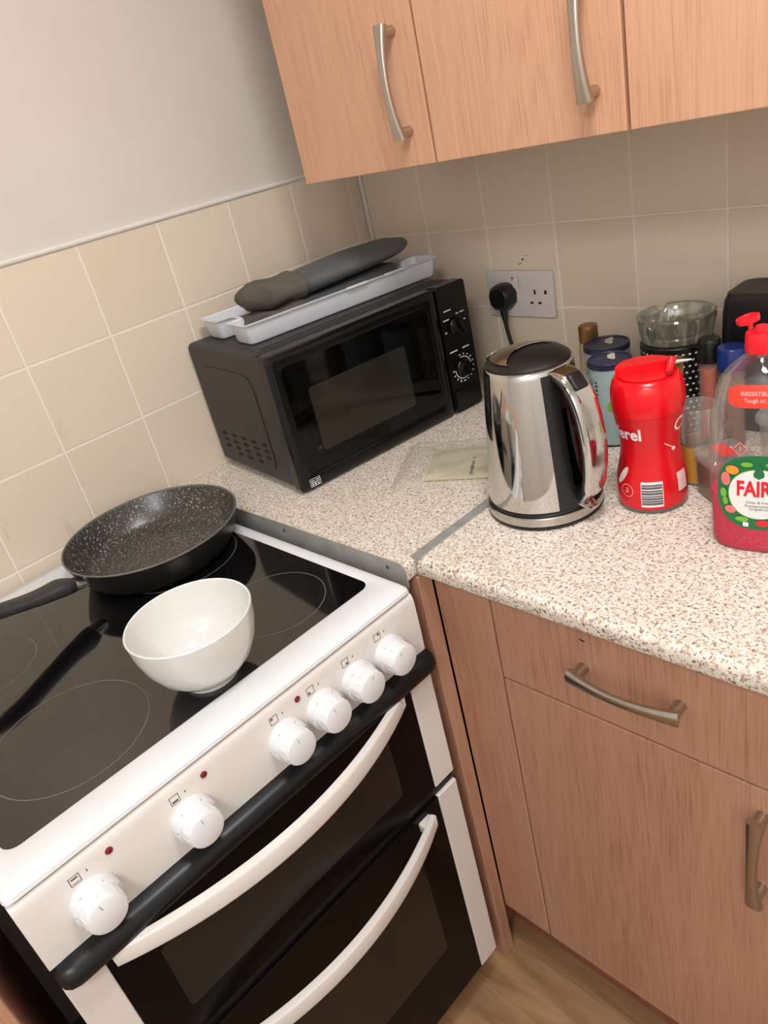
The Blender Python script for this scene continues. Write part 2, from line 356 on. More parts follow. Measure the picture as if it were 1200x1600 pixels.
# ------------------------------------------------------------ cabinet handles
def bow_handle(parent, c, axis, out, L=.137):
    """c: centre on the door face, axis: bar direction, out: away from the door."""
    c, A, O = Vector(c), Vector(axis), Vector(out); S = A.cross(O)
    path, ws, hs = [], [], []
    for i in range(25):
        t = -1+2*i/24
        path.append(c + A*(t*L/2) + O*(.021+.0095*(1-t*t))); e = abs(t)**2.2
        ws.append(.0062+.0040*e); hs.append(.0043+.0024*e)
    h = obj('handle', sweep(path, S, ws, hs, 14, 2.6), 'nickel', parent, True)
    for s in (-1, 1):
        b = c + A*(s*(L/2-.0078)); obj('handle_post', sweep([b - O*.0005, b+O*.008, b+O*.021], A, [.0072, .0066, .007], [.0072, .0066, .007], 16, 2), 'nickel', h, True)
    return h

# ------------------------------------------------------------ wall cabinets
FY = -.305
for i, (x0, x1, lab) in enumerate(((.198, .4885, 'beech wall cabinet nearest the corner, above the microwave'),
                                   (.4905, .781, 'beech wall cabinet in the middle, above the socket'),
                                   (.783, 1.0735, 'beech wall cabinet at the right, above the dish soap bottle'))):
    t = thing('wall_cabinet', lab, 'cabinet', (x0, FY, 1.351), group='wall cabinets over the worktop'); wd = x1-x0
    b = box(0, .016, .021, .299, .003, .72); box(wd-.016, wd, .021, .299, .003, .72, bm=b); box(.016, wd-.016, .021, .299, .003, .019, bm=b); box(.016, wd-.016, .021, .299, .704, .72, bm=b); box(.016, wd-.016, .291, .299, .019, .704, bm=b)
    obj('carcass', b, 'carcass', t)
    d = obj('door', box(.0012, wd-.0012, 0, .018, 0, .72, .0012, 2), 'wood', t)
    bow_handle(d, (wd-.038, 0, .107 if i < 2 else .107), (0, 0, 1), (0, -1, 0))

# ------------------------------------------------------------ worktops
def nosed(u0, u1, r=.010, z0=.872, z1=.9):   # profile with a rolled front at u1
    pts = [(u0, z0), (u1-r*.5, z0)]
    for i in range(4): a = -PI/2+PI/2*i/3; pts.append((u1-r*.5+r*.5*math.cos(a), z0+r*.5+r*.5*math.sin(a)))
    for i in range(7): a = PI/2*i/6; pts.append((u1-r+r*math.cos(a), z1-r+r*math.sin(a)))
    pts.append((u0, z1)); return pts
wa = thing('worktop', 'speckled beige worktop piece in the corner under the microwave', 'worktop', (0, 0, 0), group='laminate worktops')
obj('slab', prism(nosed(.001, .600), lambda u, v, d: (u, d, v), -.6215, -.001), 'worktop', wa, True)
es = obj('end_strip', prism(nosed(.012, .599, z0=.860, z1=.8998), lambda u, v, d: (u, d, v), -.6235, -.6215), 'alu', wa)
for sx in (.09, .33, .565): obj('screw', lathe([(0, .0014), (.0028, .001), (.0032, 0)], 12), 'print_dark', es, True).matrix_local = Matrix.Translation((sx, -.6235, .888)) @ Matrix.Rotation(PI/2, 4, 'X')
wr = thing('worktop', 'long speckled beige worktop under the kettle and bottles', 'worktop', (0, 0, 0), group='laminate worktops')
obj('slab', prism([(-u, v) for u, v in nosed(.001, .605, .012)], lambda u, v, d: (d, u, v), .6045, 1.52), 'worktop', wr, True)
js = prism([(.5915, .9002), (.6085, .9002), (.6078, .9016), (.5922, .9016)], lambda u, v, d: (u, d, v), -.602, -.002)
box(.6008, .6042, -.6046, -.003, .873, .9003, bm=js)
obj('joint_strip', js, 'alu', wr)

# ------------------------------------------------------------ base cabinets
BY = -.58
def base_cab(x0, wd, label, filler=False):
    t = thing('base_cabinet', label, 'cabinet', (x0, BY, 0), group='base cabinets under the worktop')
    b = box(0, .016, .032, .55, .13, .871); box(wd-.016, wd, .032, .55, .13, .871, bm=b); box(.016, wd-.016, .032, .55, .13, .146, bm=b); box(.016, wd-.016, .54, .55, .146, .871, bm=b); box(.016, wd-.016, .02, .06, .855, .871, bm=b)
    obj('carcass', b, 'carcass', t)
    d = obj('drawer_front', box(.0018, wd-.0018, 0, .018, .7200, .868, .0012, 2), 'wood_dim', t); bow_handle(d, (wd/2-.004, 0, .795), (1, 0, 0), (0, -1, 0))
    if filler:
        c_ = bmesh.new(); c_.faces.new([c_.verts.new((.137+.0045*math.cos(a)+.001*math.sin(2*a), -.0003, .8375+.0013*math.sin(a)-.0009*math.cos(a))) for a in [2*PI*k/12 for k in range(12)]]); obj('chip_mark', c_, 'dark', d)
    d = obj('door', box(.0018, wd-.0018, 0, .018, .13, .7162, .0012, 2), 'wood_dim', t); bow_handle(d, (wd-.054, 0, .617), (0, 0, 1), (0, -1, 0))
    if filler: obj('filler_panel', box(.6032-x0, -.0015, .0, .018, .13, .87, .001, 1), 'wood_dim', t)
    return t
base_cab(.70, .40, 'beech base cabinet with drawer and door below the kettle', True)
base_cab(1.1, .40, 'second beech base cabinet along the back wall, right of the first')
ep = tag(obj('end_panel', box(.004, .602, -.607, -.5815, .001, .871, .0008, 1), 'wood_dim'), 'tall beech end panel standing between cooker and base cabinet', 'panel')
tag(obj('plinth_board', box(.567, 1.5, -.531, -.516, .001, .128, .001, 1), 'plinth'), 'dark brown plinth board under the base cabinet doors', 'plinth')
tag(obj('plinth_board', box(.552, .566, -.5805, -.516, .001, .129, .001, 1), 'plinth'), 'short return of brown plinth beside the end panel foot', 'plinth')

# cabinet to the left of the cooker
t = thing('base_cabinet', 'beech cabinet edge at lower left, beside the cooker', 'cabinet', (0, -1.234, 0), group='base cabinets under the worktop')
obj('side_panel', box(.004, .58, -.018, 0, .001, .871), 'plinth', t)
obj('door', box(.582, .60, -.3, -.001, .13, .868, .001, 1), 'wood_dim', t)
obj('carcass', box(.004, .58, -.3, -.019, .1, .871), 'carcass', t)

# ------------------------------------------------------------ cooker
CY0, CY1, FX = -1.192, -.635, .617
ck = thing('cooker', 'white freestanding electric cooker with black ceramic hob and double oven', 'cooker', (0, 0, 0))
obj('body', box(.02, .588, CY0+.002, CY1-.002, .03, .868), 'enamel', ck)
obj('kick_plate', box(.40, .56, CY0+.01, CY1-.01, .002, .03), 'dark', ck)
for fx in (.06, .50):
    for fy in (CY0+.03, CY1-.03): obj('foot', lathe([(0, .0), (.016, .0), (.016, .012), (.009, .016), (.009, .034), (0, .034)], 14, fx, fy), 'black', ck, True)
# hob frame: ring between outer outline and glass opening
def ring_loft(loops, bm=None): return loft(loops, False, bm)
def lp(x0, x1, y0, y1, r, z): return [(x, y, z) for x, y in rrect(x0, x1, y0, y1, r, 7)]
GX0, GX1, GY0, GY1 = .082, .562, -1.168, -.657
fr = ring_loft([lp(.006, FX-.003, CY0+.002, CY1-.002, .008, .8705), lp(.006, FX, CY0, CY1, .009, .8725), lp(.007, FX-.001, CY0+.001, CY1-.001, .010, .877), lp(.012, FX-.007, CY0+.006, CY1-.005, .012, .8815),
                lp(.03, FX-.022, CY0+.012, CY1-.011, .014, .8825), lp(GX0-.006, GX1+.006, GY0-.006, GY1+.006, .020, .8815), lp(GX0, GX1, GY0, GY1, .016, .8795), lp(GX0, GX1, GY0, GY1, .016, .874)])
obj('hob_frame', fr, 'enamel', ck, True)
hg = obj('hob_glass', prism(rrect(GX0, GX1, GY0, GY1, .016, 7), lambda u, v, d: (u, v, d), .872, .8795), 'glass_black', ck)
for cx, cy, r in ((.467, -.755, .0738), (.453, -1.051, .093), (.200, -1.0715, .0738), (.215, -.755, .093)):
    obj('heating_ring', lathe([(r-.0007, .8795), (r-.0007, .8798), (r+.0007, .8798), (r+.0007, .8795)], 72, cx, cy), 'ring', hg)
# control panel, slightly domed at its top edge
cp = [(.588, .775), (FX, .775), (FX+.001, .80), (FX+.001, .855), (FX, .862), (FX-.002, .8665), (FX-.006, .869), (.588, .869)]
cpo = obj('control_panel', prism(cp, lambda u, v, d: (u, d, v), CY0+.001, CY1-.001), 'panel', ck, True)
PX = FX+.001
for ky, mk in ((-.698, 20), (-.757, -12), (-.816, 14), (-.875, 8), (-1.009, 6), (-1.126, 12)):
    k = obj('knob', lathe([(.0255, -.001), (.0258, .004), (.0250, .0105), (.0222, .0115), (.0218, .012), (.0212, .028), (.0203, .0305), (.0185, .0315), (0, .0315)], 40), 'knob', ck, True)
    k.matrix_local = Matrix.Translation((PX, ky, .8135)) @ Matrix.Rotation(PI/2, 4, 'Y')
    b = bmesh.new()
    a = math.radians(mk)
    m = obj('pointer_mark', box(-.0175, -.0105, -.0005, .0005, .0312, .0317), 'knob_mark', k); m.rotation_euler = (0, 0, a)
    for g in range(0, 360, 24):      # grip ribs
        q = obj('grip_rib', box(.0208, .0219, -.0006, .0006, .013, .0275), 'knob', k); q.rotation_euler = (0, 0, math.radians(g+mk))
    for g in (100, 150, 210, 260): q = obj('dial_mark', box(.0235, .0247, -.0007, .0007, .0104, .0113), 'knob_mark', k); q.rotation_euler = (0, 0, math.radians(g))
for ly in (-.845, -.980, -1.095):
    o = obj('indicator_light', lathe([(.0042, 0), (.0042, .001), (.003, .0022), (0, .0026)], 20), 'led', ck, True); o.matrix_local = Matrix.Translation((PX-.0005, ly, .8505)) @ Matrix.Rotation(PI/2, 4, 'Y')
for iy, dot in ((-.710, (1, 1)), (-.767, (1, -1)), (-.825, (-1, -1)), (-.882, (-1, 1)), (-1.018, None), (-1.133, None)):
    b = bmesh.new(); s = .0056; z = .848; wq = .0007
    for (a0, a1, c0, c1) in ((-s, s, s-wq, s), (-s, s, -s, -s+wq), (-s, -s+wq, -s, s), (s-wq, s, -s, s)): box(PX-.0012, PX+.0002, iy+a0, iy+a1, z+c0, z+c1, bm=b)
    if dot: box(PX-.0012, PX+.0002, iy+dot[0]*.0025-.0015, iy+dot[0]*.0025+.0015, z+dot[1]*.0025-.0015, z+dot[1]*.0025+.0015, bm=b)
    else: box(PX-.0012, PX+.0002, iy-.0035, iy+.0035, z+.0012 if iy < -1.1 else z-.003, z+.003 if iy < -1.1 else z-.0012, bm=b); box(PX-.0012, PX+.0002, iy-.0035, iy+.0035, z-.0035, z-.003, bm=b)
    box(PX-.0012, PX+.0002, iy+.0125, iy+.0135, z-.001, z+.0025, bm=b)
    obj('zone_symbol', b, 'print_dark', cpo)
# black visor under the panel
vis = [(.600, .7755), (.6185, .7755), (.628, .7735), (.635, .768), (.638, .760), (.637, .752), (.632, .7465), (.625, .744), (.600, .7435)]
cxv, czv = .612, .758; rings = []
for yy, sc in ((CY0+.001, .30), (CY0+.003, .62), (CY0+.008, .86), (CY0+.016, .98), (CY0+.022, 1), (CY1-.022+.006, 1), (CY1-.010, .98), (CY1-.002, .86), (CY1+.003, .62), (CY1+.005, .30)):
    rings.append([(cxv+(x-cxv)*sc if x > cxv else x, yy, czv+(z-czv)*(.55+.45*sc)) for x, z in vis])
obj('visor', loft(rings), 'black_satin', ck, True)
def oven_door(z0, z1, hz, win, name):
    d = obj('oven_door', box(.590, FX-.001, CY0+.043, CY1-.043, z0, z1, .001, 1), 'glass_oven', ck)
    for a0, a1 in ((CY0+.001, CY0+.043), (CY1-.0425, CY1-.001)):
        obj('door_edge_trim', box(.590, FX, a0, a1, z0, z1, .0015, 2), 'panel', d)
    obj('window', prism(rrect(win[0], win[1], win[2], win[3], .006, 3), lambda u, v, q: (q, u, v), FX-.0015, FX-.0006), 'glass_window', d)
    path, ws, hs = [], [], []
    for i in range(33):
        t = -1+2*i/32; e = abs(t)
        path.append((FX+.008+.052*(1-t*t), -.9215+t*.2185, hz+.006*(1-t*t))); ws.append(.0145-.003*e**3); hs.append(.0062-.001*e**3)
    h = obj('handle', sweep(path, (0, 0, 1), ws, hs, 16, 5), 'panel', d, True)
    for s in (-1, 1): obj('handle_mount', box(FX-.002, FX+.016, -.9215+s*.207-.012, -.9215+s*.207+.012, hz-.009, hz+.009, .003, 2), 'panel', h, True)
oven_door(.5385, .7395, .7385, (-1.10, -.737, .580, .690), 'upper')
obj('vent_strip', box(.588, FX-.006, CY0+.003, CY1-.003, .5195, .538), 'black_satin', ck)
oven_door(.085, .519, .4985, (-1.10, -.737, .215, .430), 'lower')

# ------------------------------------------------------------ frying pan
pn = thing('frying_pan', 'black speckled non-stick frying pan on the rear hob ring', 'frying pan', (.173, -.764, .8798))
prof_in = [(0, .0045), (.100, .0045), (.110, .008), (.120, .018), (.131, .038), (.1385, .0535)]
prof_out = [(.141, .055), (.1405, .052), (.1345, .036), (.124, .014), (.116, .004), (.110, .0005), (0, .0005)]
obj('cooking_surface', lathe(prof_in, 72), 'pan', pn, True)
obj('outer_wall', lathe(prof_out, 72), 'pan_out', pn, True)
obj('rim', lathe([(.1385, .0535), (.1388, .0556), (.140, .0565), (.1412, .0562), (.1416, .055), (.141, .0538)], 72), 'pan_rim', pn, True)
hd = Vector((.13, -.9915, 0)).normalized(); sd = Vector((hd.y, -hd.x, 0))
def hp(d, z, s=0): return hd*d + Vector((0, 0, z)) + sd*s
obj('ferrule', sweep([hp(.130, .038), hp(.142, .0405), hp(.158, .044)], sd, [.017, .0155, .0145], [.006, .008, .0085], 16, 3), 'steel', pn, True)
pth = bez([hp(.152, .043), hp(.170, .049), hp(.20, .054), hp(.24, .064), hp(.29, .078), hp(.335, .084)], 7); k = len(pth)
obj('handle', sweep(pth, sd, [interp([(0, .0165), (.12, .0205), (.35, .0185), (.65, .0170), (.9, .0180), (1, .010)], i/(k-1)) for i in range(k)], [interp([(0, .010), (.2, .0125), (.5, .009), (.9, .009), (1, .005)], i/(k-1)) for i in range(k)], 18, 2.6), 'pan_handle', pn, True)

# ------------------------------------------------------------ white bowl
bw = [(0, .0035), (.029, .0035), (.030, .0), (.0335, .0), (.0335, .006), (.045, .0125), (.059, .028), (.069, .048), (.0745, .07), (.0765, .089), (.0755, .0903), (.0738, .0893), (.0715, .07), (.066, .049), (.056, .030), (.042, .0165), (.025, .0105), (0, .0095)]
tag(obj('bowl', lathe(bw, 72), 'ceramic', None, True, (.518, -.892, .8797)), 'glossy white ceramic bowl standing on the hob', 'bowl')

# ------------------------------------------------------------ microwave
mang = math.radians(83.5) - PI/2
mw = thing('microwave', 'black microwave oven in the corner on the worktop', 'microwave', (.290, -.545, .9), mang)
# local frame: +y runs along the front to the right, +x out of the front, depth towards -x
MWW, MWD = .43, .283; Z0, Z1 = .006, .241
body = [(y, z) for y, z in rrect(.002, MWW-.002, Z0+.002, Z1-.001, .010, 4)]
cs = obj('casing', prism(body, lambda u, v, d: (d, u, v), -MWD, -.022), 'mw_case', mw, True)
for fx in (-.05, -MWD+.04):
    for fy in (.05, MWW-.05): obj('foot', lathe([(0, 0), (.011, 0), (.012, .009), (0, .009)], 16, fx, fy), 'black', mw, True)
# raised side panel and top panel outlines
sp = prism(rrect(-.262, -.068, .024, .205, .03, 6), lambda u, v, d: (u, d, v), .0008, .003); obj('side_panel', sp, 'mw_case', cs, True)
def slot(u, v):
    return prism([(u+.0095*math.copysign(abs(math.cos(a))**.8, math.cos(a)), v+.0034*math.sin(a)) for a in [2*PI*i/12 for i in range(12)]], lambda p, q, d: (p, d, q), -.0006+.0008, .0018)
for rw, cols in ((0, (0, 1, 2, 3, 4)), (1, (0, 1, 2, 3, 4)), (2, (0, 1, 2, 3, 4)), (3, (1, 2, 3))):
    for c in cols: obj('vent_slot', slot(-.243+.0385*c+.0012*rw, .073-.0125*rw+.0012*c), 'dark', cs)
for w2 in (.0, .012, .024): obj('top_groove', box(-.062+w2*1.1, -.0605+w2*1.1, .03-w2, MWW-.02, Z1-.0012, Z1-.0004), 'dark', cs)
fo = rrect(0, .357, Z0-.001, Z1, .008, 4)
dr = obj('door', prism(fo, lambda u, v, d: (d, u, v), -.020, -.002), 'mw_front', mw, True)
bz = [[(x, y, z) for y, z in rrect(a, .357-a, Z0-.001+a*.9, Z1-a, .010, 4)] for a, x in ((.000, -.002), (.004, .0015), (.012, .002), (.020, .002), (.024, -.0005), (.026, -.0010))]
obj('door_bezel', ring_loft(bz), 'mw_front', dr, True)
obj('door_glass', prism(rrect(.024, .335, .030, .217, .012, 5), lambda u, v, d: (d, u, v), -.0018, -.0002), 'mw_glass', dr)
obj('window', prism(rrect(.063, .270, .058, .170, .006, 4), lambda u, v, d: (d, u, v), -.0003, .0003), 'mw_window', dr)
obj('latch_groove', prism(rrect(.341, .3445, .032, .215, .0015, 2), lambda u, v, d: (d, u, v), .0015, .0023), 'dark', dr)
lg = bmesh.new()
for (a0, a1, c0, c1) in ((0, .021, 0, .0008), (0, .021, .0132, .014), (0, .0008, 0, .014), (.0202, .021, 0, .014), (.002, .019, .0062, .0075), (.002, .009, .0095, .011), (.012, .019, .0095, .011), (.003, .006, .002, .005), (.008, .012, .002, .005), (.014, .018, .002, .004)):
    box(.0016, .0024, .018+a0, .018+a1, .009+c0, .009+c1, bm=lg)
obj('logo', lg, 'print_white', dr)
cpn = obj('control_panel', prism(rrect(.3595, MWW, Z0-.001, Z1, .008, 4), lambda u, v, d: (d, u, v), -.020, .001), 'mw_front', mw, True)
obj('door_button', prism(rrect(.363, MWW-.004, .010, .046, .004, 3), lambda u, v, d: (d, u, v), .0008, .0035), 'mw_front', cpn, True)
KY = .395
def mw_knob(z):
    kk = obj('dial', lathe([(.0165, 0), (.0165, .003), (.0145, .005), (.0135, .011), (.0125, .0125), (0, .0125)], 32), 'mw_front', cpn, True)
    kk.matrix_local = Matrix.Translation((.0008, KY, z)) @ Matrix.Rotation(PI/2, 4, 'Y')
    obj('dial_grip', box(-.013, .013, -.003, .003, .012, .0175, .0015, 2), 'mw_front', kk, True).rotation_euler = (0, 0, .5)
mw_knob(.164); mw_knob(.084)
pr = bmesh.new()
def bar(u, v, l, h, ang=0): 
    ca, sa = math.cos(ang), math.sin(ang)
    prism([(u+ca*a-sa*b, v+sa*a+ca*b) for a, b in ((-l/2, -h/2), (l/2, -h/2), (l/2, h/2), (-l/2, h/2))], lambda p, q, d: (d, p, q), .0005, .0014, pr)
for (u, v, l) in ((-.012, .032, .022), (.010, .021, .008), (.022, .021, .012), (-.018, .016, .018), (.026, .006, .006), (-.023, -.006, .006)): bar(KY+u-.004, .164+v, l*.8, .0022)
for (u, v, l) in ((-.017, .036, .022), (.014, .036, .02)): bar(KY+u, .084+v, l*.85, .0024)
for i in range(40):
    a0 = math.radians(100-i*280/40); a1 = math.radians(100-(i+1)*280/40)
    prism([(KY+r*math.cos(a), .084+r*math.sin(a)) for r, a in ((.0195, a0), (.0212, a0), (.0212, a1), (.0195, a1))], lambda p, q, d: (d, p, q), .0005, .0014, pr)
for i, l in enumerate((.005, .003, .003, .005, .003, .003, .006, .004, .003, .006, .006, .004, .004, .004)):
    a = math.radians(100-i*21.5); bar(KY+.0255*math.cos(a), .084+.0255*math.sin(a), l*.8, .0024, a if i % 3 else 0)
o = obj('dial_print', pr, 'print_white', cpn); o['kind'] = 'stuff'

# ------------------------------------------------------------ tray on the microwave
TA = math.radians(81.5) - PI/2; TZ = .9+Z1+.0003
ty = thing('plastic_tray', 'white plastic tray with notched end on top of the microwave', 'tray', (.195, -.496, TZ), TA)
TL, TW, NW, ND = .405, .172, .026, .030
def outline(g, tw=TW, tl=TL):   # x: towards the wall is negative, y along; notch in both short ends
    # g grows the outline outwards
    c = -tw/2
    P = [(0+g, -g), (0+g, tl+g), (c+NW-g, tl+g), (c+NW-g, tl-ND+g), (c-NW+g, tl-ND+g), (c-NW+g, tl+g), (-tw-g, tl+g), (-tw-g, -g), (c-NW+g, -g), (c-NW+g, ND-g), (c+NW-g, ND-g), (c+NW-g, -g)]
    out = []
    n = len(P); rad = .010
    for i in range(n):
        p, a, b = Vector(P[i]), Vector(P[i-1]), Vector(P[(i+1) % n])
        da = (a-p); db = (b-p); ra = min(rad, da.length*.42); rb = min(rad, db.length*.42); q0 = p+da.normalized()*ra; q1 = p+db.normalized()*rb
        for s in range(5): t = s/4; out.append(tuple(q0*(1-t)**2 + p*2*t*(1-t) + q1*t*t))
    return out
def tl_(g, z): return [(x, y, z) for x, y in outline(g)]
b = ring_loft([tl_(-.003, 0), tl_(-.001, .003), tl_(.003, .031), tl_(.0075, .0325), tl_(.0080, .0345), tl_(.003, .0345), tl_(.0008, .0325), tl_(-.003, .004), tl_(-.004, .0025)])
v = [x for x in b.verts]
n0 = len(outline(0)); b.verts.ensure_lookup_table()
b.faces.new([b.verts[i] for i in range(n0)]); b.faces.new([b.verts[8*n0+i] for i in range(n0)])
obj('tray_shell', b, 'tray', ty, True)
for q0 in (.20, .285): obj('rim_tab', box(.005, .011, q0, q0+.045, .0325, .036, .001, 2), 'tray', ty)

# ------------------------------------------------------------ oven mitts
def mitt(name, label, loc, rz, zc, wsc, tsc, L, seed, cuff_t):
    rnd = random.Random(seed); t = thing(name, label, 'oven mitt', loc, rz, 'grey oven mitts in the tray')
    for part, s0, s1, mat in (('cuff', 0, cuff_t, 'cuff'), ('hand', cuff_t-.02, 1, 'silicone')):
        path, ws, hs = [], [], []; n = 40
        for i in range(n+1):
            s = s0+(s1-s0)*(i/n)**1.4; path.append((0, s*L, interp(zc, s)))
            e = math.sqrt(max(.02, 1-(1-min(1, s/.035))**2)) if part == 'cuff' else 1
            ws.append((interp(wsc, s)+(.0015 if part == 'cuff' else 0))*(.6+.4*e)); hs.append((interp(tsc, s)+(.0015 if part == 'cuff' else 0))*e)
        b = sweep(path, (1, 0, 0), ws, hs, 36, 2.2)
        if part == 'cuff':
            for v in b.verts:
                x, y = v.co.x*60, v.co.y*60
                v.co.z += .0016*math.sin(1.7*y+x+seed)+.0012*math.sin(2.9*x-1.3*y); v.co.y += .0015*math.sin(2.3*x+seed)
        o = obj(part, b, mat, t, True)
        for e_ in o.data.edges: e_.use_edge_sharp = False
    return t
mitt('oven_mitt', 'lower grey oven mitt lying flat in the white tray', (.128, -.462, TZ+.003), TA-.02,
     [(0, .015), (.5, .018), (1, .029)], [(0, .050), (.3, .054), (.6, .056), (.85, .050), (.94, .038), (.98, .022), (1, .006)], [(0, .009), (.1, .013), (.6, .013), (.92, .012), (1, .004)], .335, 3, .34)
mitt('oven_mitt', 'upper grey oven mitt with a crumpled cuff, on the other mitt', (.120, -.440, TZ+.0285), TA-.03,
     [(0, .027), (.12, .027), (.32, .026), (.6, .032), (.85, .035), (1, .038)], [(0, .046), (.15, .054), (.34, .050), (.6, .060), (.85, .056), (.94, .042), (.98, .026), (1, .008)], [(0, .015), (.06, .022), (.25, .021), (.4, .021), (.7, .020), (.9, .016), (1, .006)], .352, 5, .30)

# ------------------------------------------------------------ kettle
kt = thing('kettle', 'polished steel jug kettle with black lid and chrome handle', 'kettle', (.678, -.406, .9), math.radians(-13))
kb = obj('power_base', lathe([(0, .0), (.078, .0), (.0800, .002), (.0800, .0045), (.0786, .005)], 72), 'black', kt, True)
obj('base_band', lathe([(.0786, .005), (.0800, .0065), (.0798, .017), (.0785, .0185), (.0, .0185)], 72), 'steel', kb, True)
RT = [(.0235, .0765), (.05, .0745), (.10, .0695), (.15, .0645), (.19, .0600), (.210, .0575)]
def kr(z): return interp(RT, z)
obj('foot_ring', lathe([(.070, .0187), (.0755, .0187), (.0765, .0235), (.070, .0235)], 72), 'black', kt, True)
obj('jug_body', lathe([(0, .0237), (.0745, .0237)] + [(kr(z), z) for z in [.025+.185*i/24 for i in range(25)]] + [(.0560, .2118), (.054, .212)], 96), 'chrome', kt, True)
lid = obj('lid', lathe([(.0555, .2105), (.0552, .2145), (.050, .2185), (.036, .2235), (.018, .2262), (0, .227)], 72), 'black', kt, True)
def domez(r): return interp([(0, .227), (.018, .2262), (.036, .2235), (.050, .2185), (.0555, .2140)], r)
def cres(u, v):          # chrome crescent on the side away from the handle
    th = math.radians(72) + math.radians(216)*u; ro = .0475; p = Vector((ro*math.cos(th), ro*math.sin(th), 0))
    q = Vector((-.004 - .030*math.cos((u-.5)*PI)*0 + .0, p.y*.96, 0)); q.x = -.008+.022*(q.y/.0475)**2
    if q.x < p.x: q.x = p.x
    c = p*(1-v)+q*v; c.z = domez(c.length) + .0022
    return c
obj('lid_plate', grid(cres, 48, 14), 'steel', lid, True)
obj('lid_plate_edge', tube([cres(u/40, 1)+Vector((0, 0, .0002)) for u in range(2, 39)], .0009, 8), 'chrome', lid, True)
def kpatch(t0, t1, z0, z1, off):
    return grid(lambda u, v: ((kr(z0+(z1-z0)*v)+off)*math.cos(t0+(t1-t0)*u), (kr(z0+(z1-z0)*v)+off)*math.sin(t0+(t1-t0)*u), z0+(z1-z0)*v), 12, 20)
D = math.radians
obj('spine', kpatch(D(-27), D(27), .0245, .205, .0010), 'black', kt, True)
obj('water_gauge', kpatch(D(-9), D(9), .055, .160, .0026), 'mw_glass', kt, True)
hpts = [(.050, .2060), (.067, .2045), (.083, .194), (.097, .169), (.1045, .136), (.107, .105), (.104, .074), (.096, .051), (.084, .036), (.074, .030)]
hpath = bez([(a, 0, z) for a, z in hpts], 5); k = len(hpath)
hw = [interp([(0, .0175), (.2, .0185), (.5, .0190), (.75, .0175), (.9, .0125), (1, .006)], i/(k-1)) for i in range(k)]
obj('handle', sweep(hpath, (0, 1, 0), hw, [interp([(0, .004), (.15, .0055), (.8, .0055), (1, .003)], i/(k-1)) for i in range(k)], 20, 3.2), 'chrome', kt, True)
inner = bez([(a-.0065*(1 if 0 < i < 9 else 0), 0, z-(.004 if i < 4 else 0)+(.003 if i > 7 else 0)) for i, (a, z) in enumerate(hpts)], 5)
obj('handle_inner', sweep(inner, (0, 1, 0), [x*.9 for x in hw], [.0045]*k, 16, 3), 'black', kt, True)
T_ = (hpath[11]-hpath[9]).normalized(); N_ = Vector((T_.z*-1, 0, T_.x)) * (1 if -T_.z > 0 else -1)
bt = obj('lid_button', box(-.0115, .0115, -.0105, .0105, -.002, .0035, .003, 3), 'black', kt, True)
ax = T_; az = N_.normalized(); ay = az.cross(ax)
cpos = hpath[10] + az*.0055
bt.matrix_local = Matrix(((ax.x, ay.x, az.x, cpos.x), (ax.y, ay.y, az.y, cpos.y), (ax.z, ay.z, az.z, cpos.z), (0, 0, 0, 1)))
obj('switch_lever', sweep([(.072, 0, .030), (.084, 0, .0275), (.096, 0, .024)], (0, 1, 0), [.011, .012, .0085], [.002, .0022, .0015], 14, 3), 'chrome', kt, True)
# spout
sp = bmesh.new()
def spf(u, v):
    y = (u-.5)*.052; z = .172+.0405*v; r = kr(z); d = .0135*max(0, v)**1.6*max(0, 1-(2*abs(u-.5))**1.7)
    return (-math.sqrt(max(r*r-y*y, 0))-d-.0006, y, z)
obj('spout', grid(spf, 16, 10), 'chrome', kt, True)

# ------------------------------------------------------------ red creamer jar
jr = thing('creamer_jar', 'red hourglass coffee creamer jar with red flip lid', 'jar', (.807, -.343, .9))
JR = [(.0, .041), (.006, .0440), (.03, .0448), (.045, .0435), (.06, .0405), (.075, .0376), (.088, .0368), (.100, .0378), (.115, .0402), (.128, .0426), (.134, .0432)]
def jrad(z): return interp(JR, z)
obj('glass_base', lathe([(0, .0005), (.040, .0005), (.0435, .004), (.0440, .0075)], 56), 'clear_tub', jr, True)
sl = obj('sleeve', lathe([(.0440, .0075)] + [(jrad(z), z) for z in [.0085+.1255*i/20 for i in range(21)]] + [(.040, .1345)], 64), 'red_sleeve', jr, True)
LDP = [(.0440, .1345), (.0448, .137), (.0452, .150), (.0445, .163), (.0420, .173), (.0385, .1785), (.0365, .1795)]
ld_ = obj('lid', lathe(LDP + [(.035, .1780), (0, .1780)], 64), 'red_lid', jr, True)
aim = math.atan2(-1.169+.343, 1.263-.807)           # towards the viewer's side of the room
fl = obj('flap', prism([(.034*math.cos(a), .034*math.sin(a)) for a in [D(25+310*i/28) for i in range(29)]], lambda u, v, d: (u, v, d), .1775, .1812), 'red_lid', ld_); fl.rotation_euler = (0, 0, aim+D(60))
for gx, gl, ga in ((0, .030, 62), (-.012, .018, -28)):
    g_ = obj('flap_groove', box(-gl/2, gl/2, -.0004, .0004, .1810, .1814), 'darkred', fl); g_.rotation_euler = (0, 0, D(ga)); g_.location = (gx, .004, 0)
bk = prism([(.0365*math.cos(a), .0365*math.sin(a)) for a in [D(100+160*i/20) for i in range(21)]], lambda u, v, d: (u, v, d), 0, .0105)
o = obj('rear_ridge', bk, 'red_lid', ld_); o.location = (0, 0, .1785); o.rotation_euler = (0, 0, aim+D(10))
o = obj('hinge_tab', box(-.0045, .0045, -.008, .008, 0, .021, .0025, 3), 'red_lid', ld_, True); o.location = (.0235, .009, .1775); o.rotation_euler = (D(-18), D(20), aim+D(90))
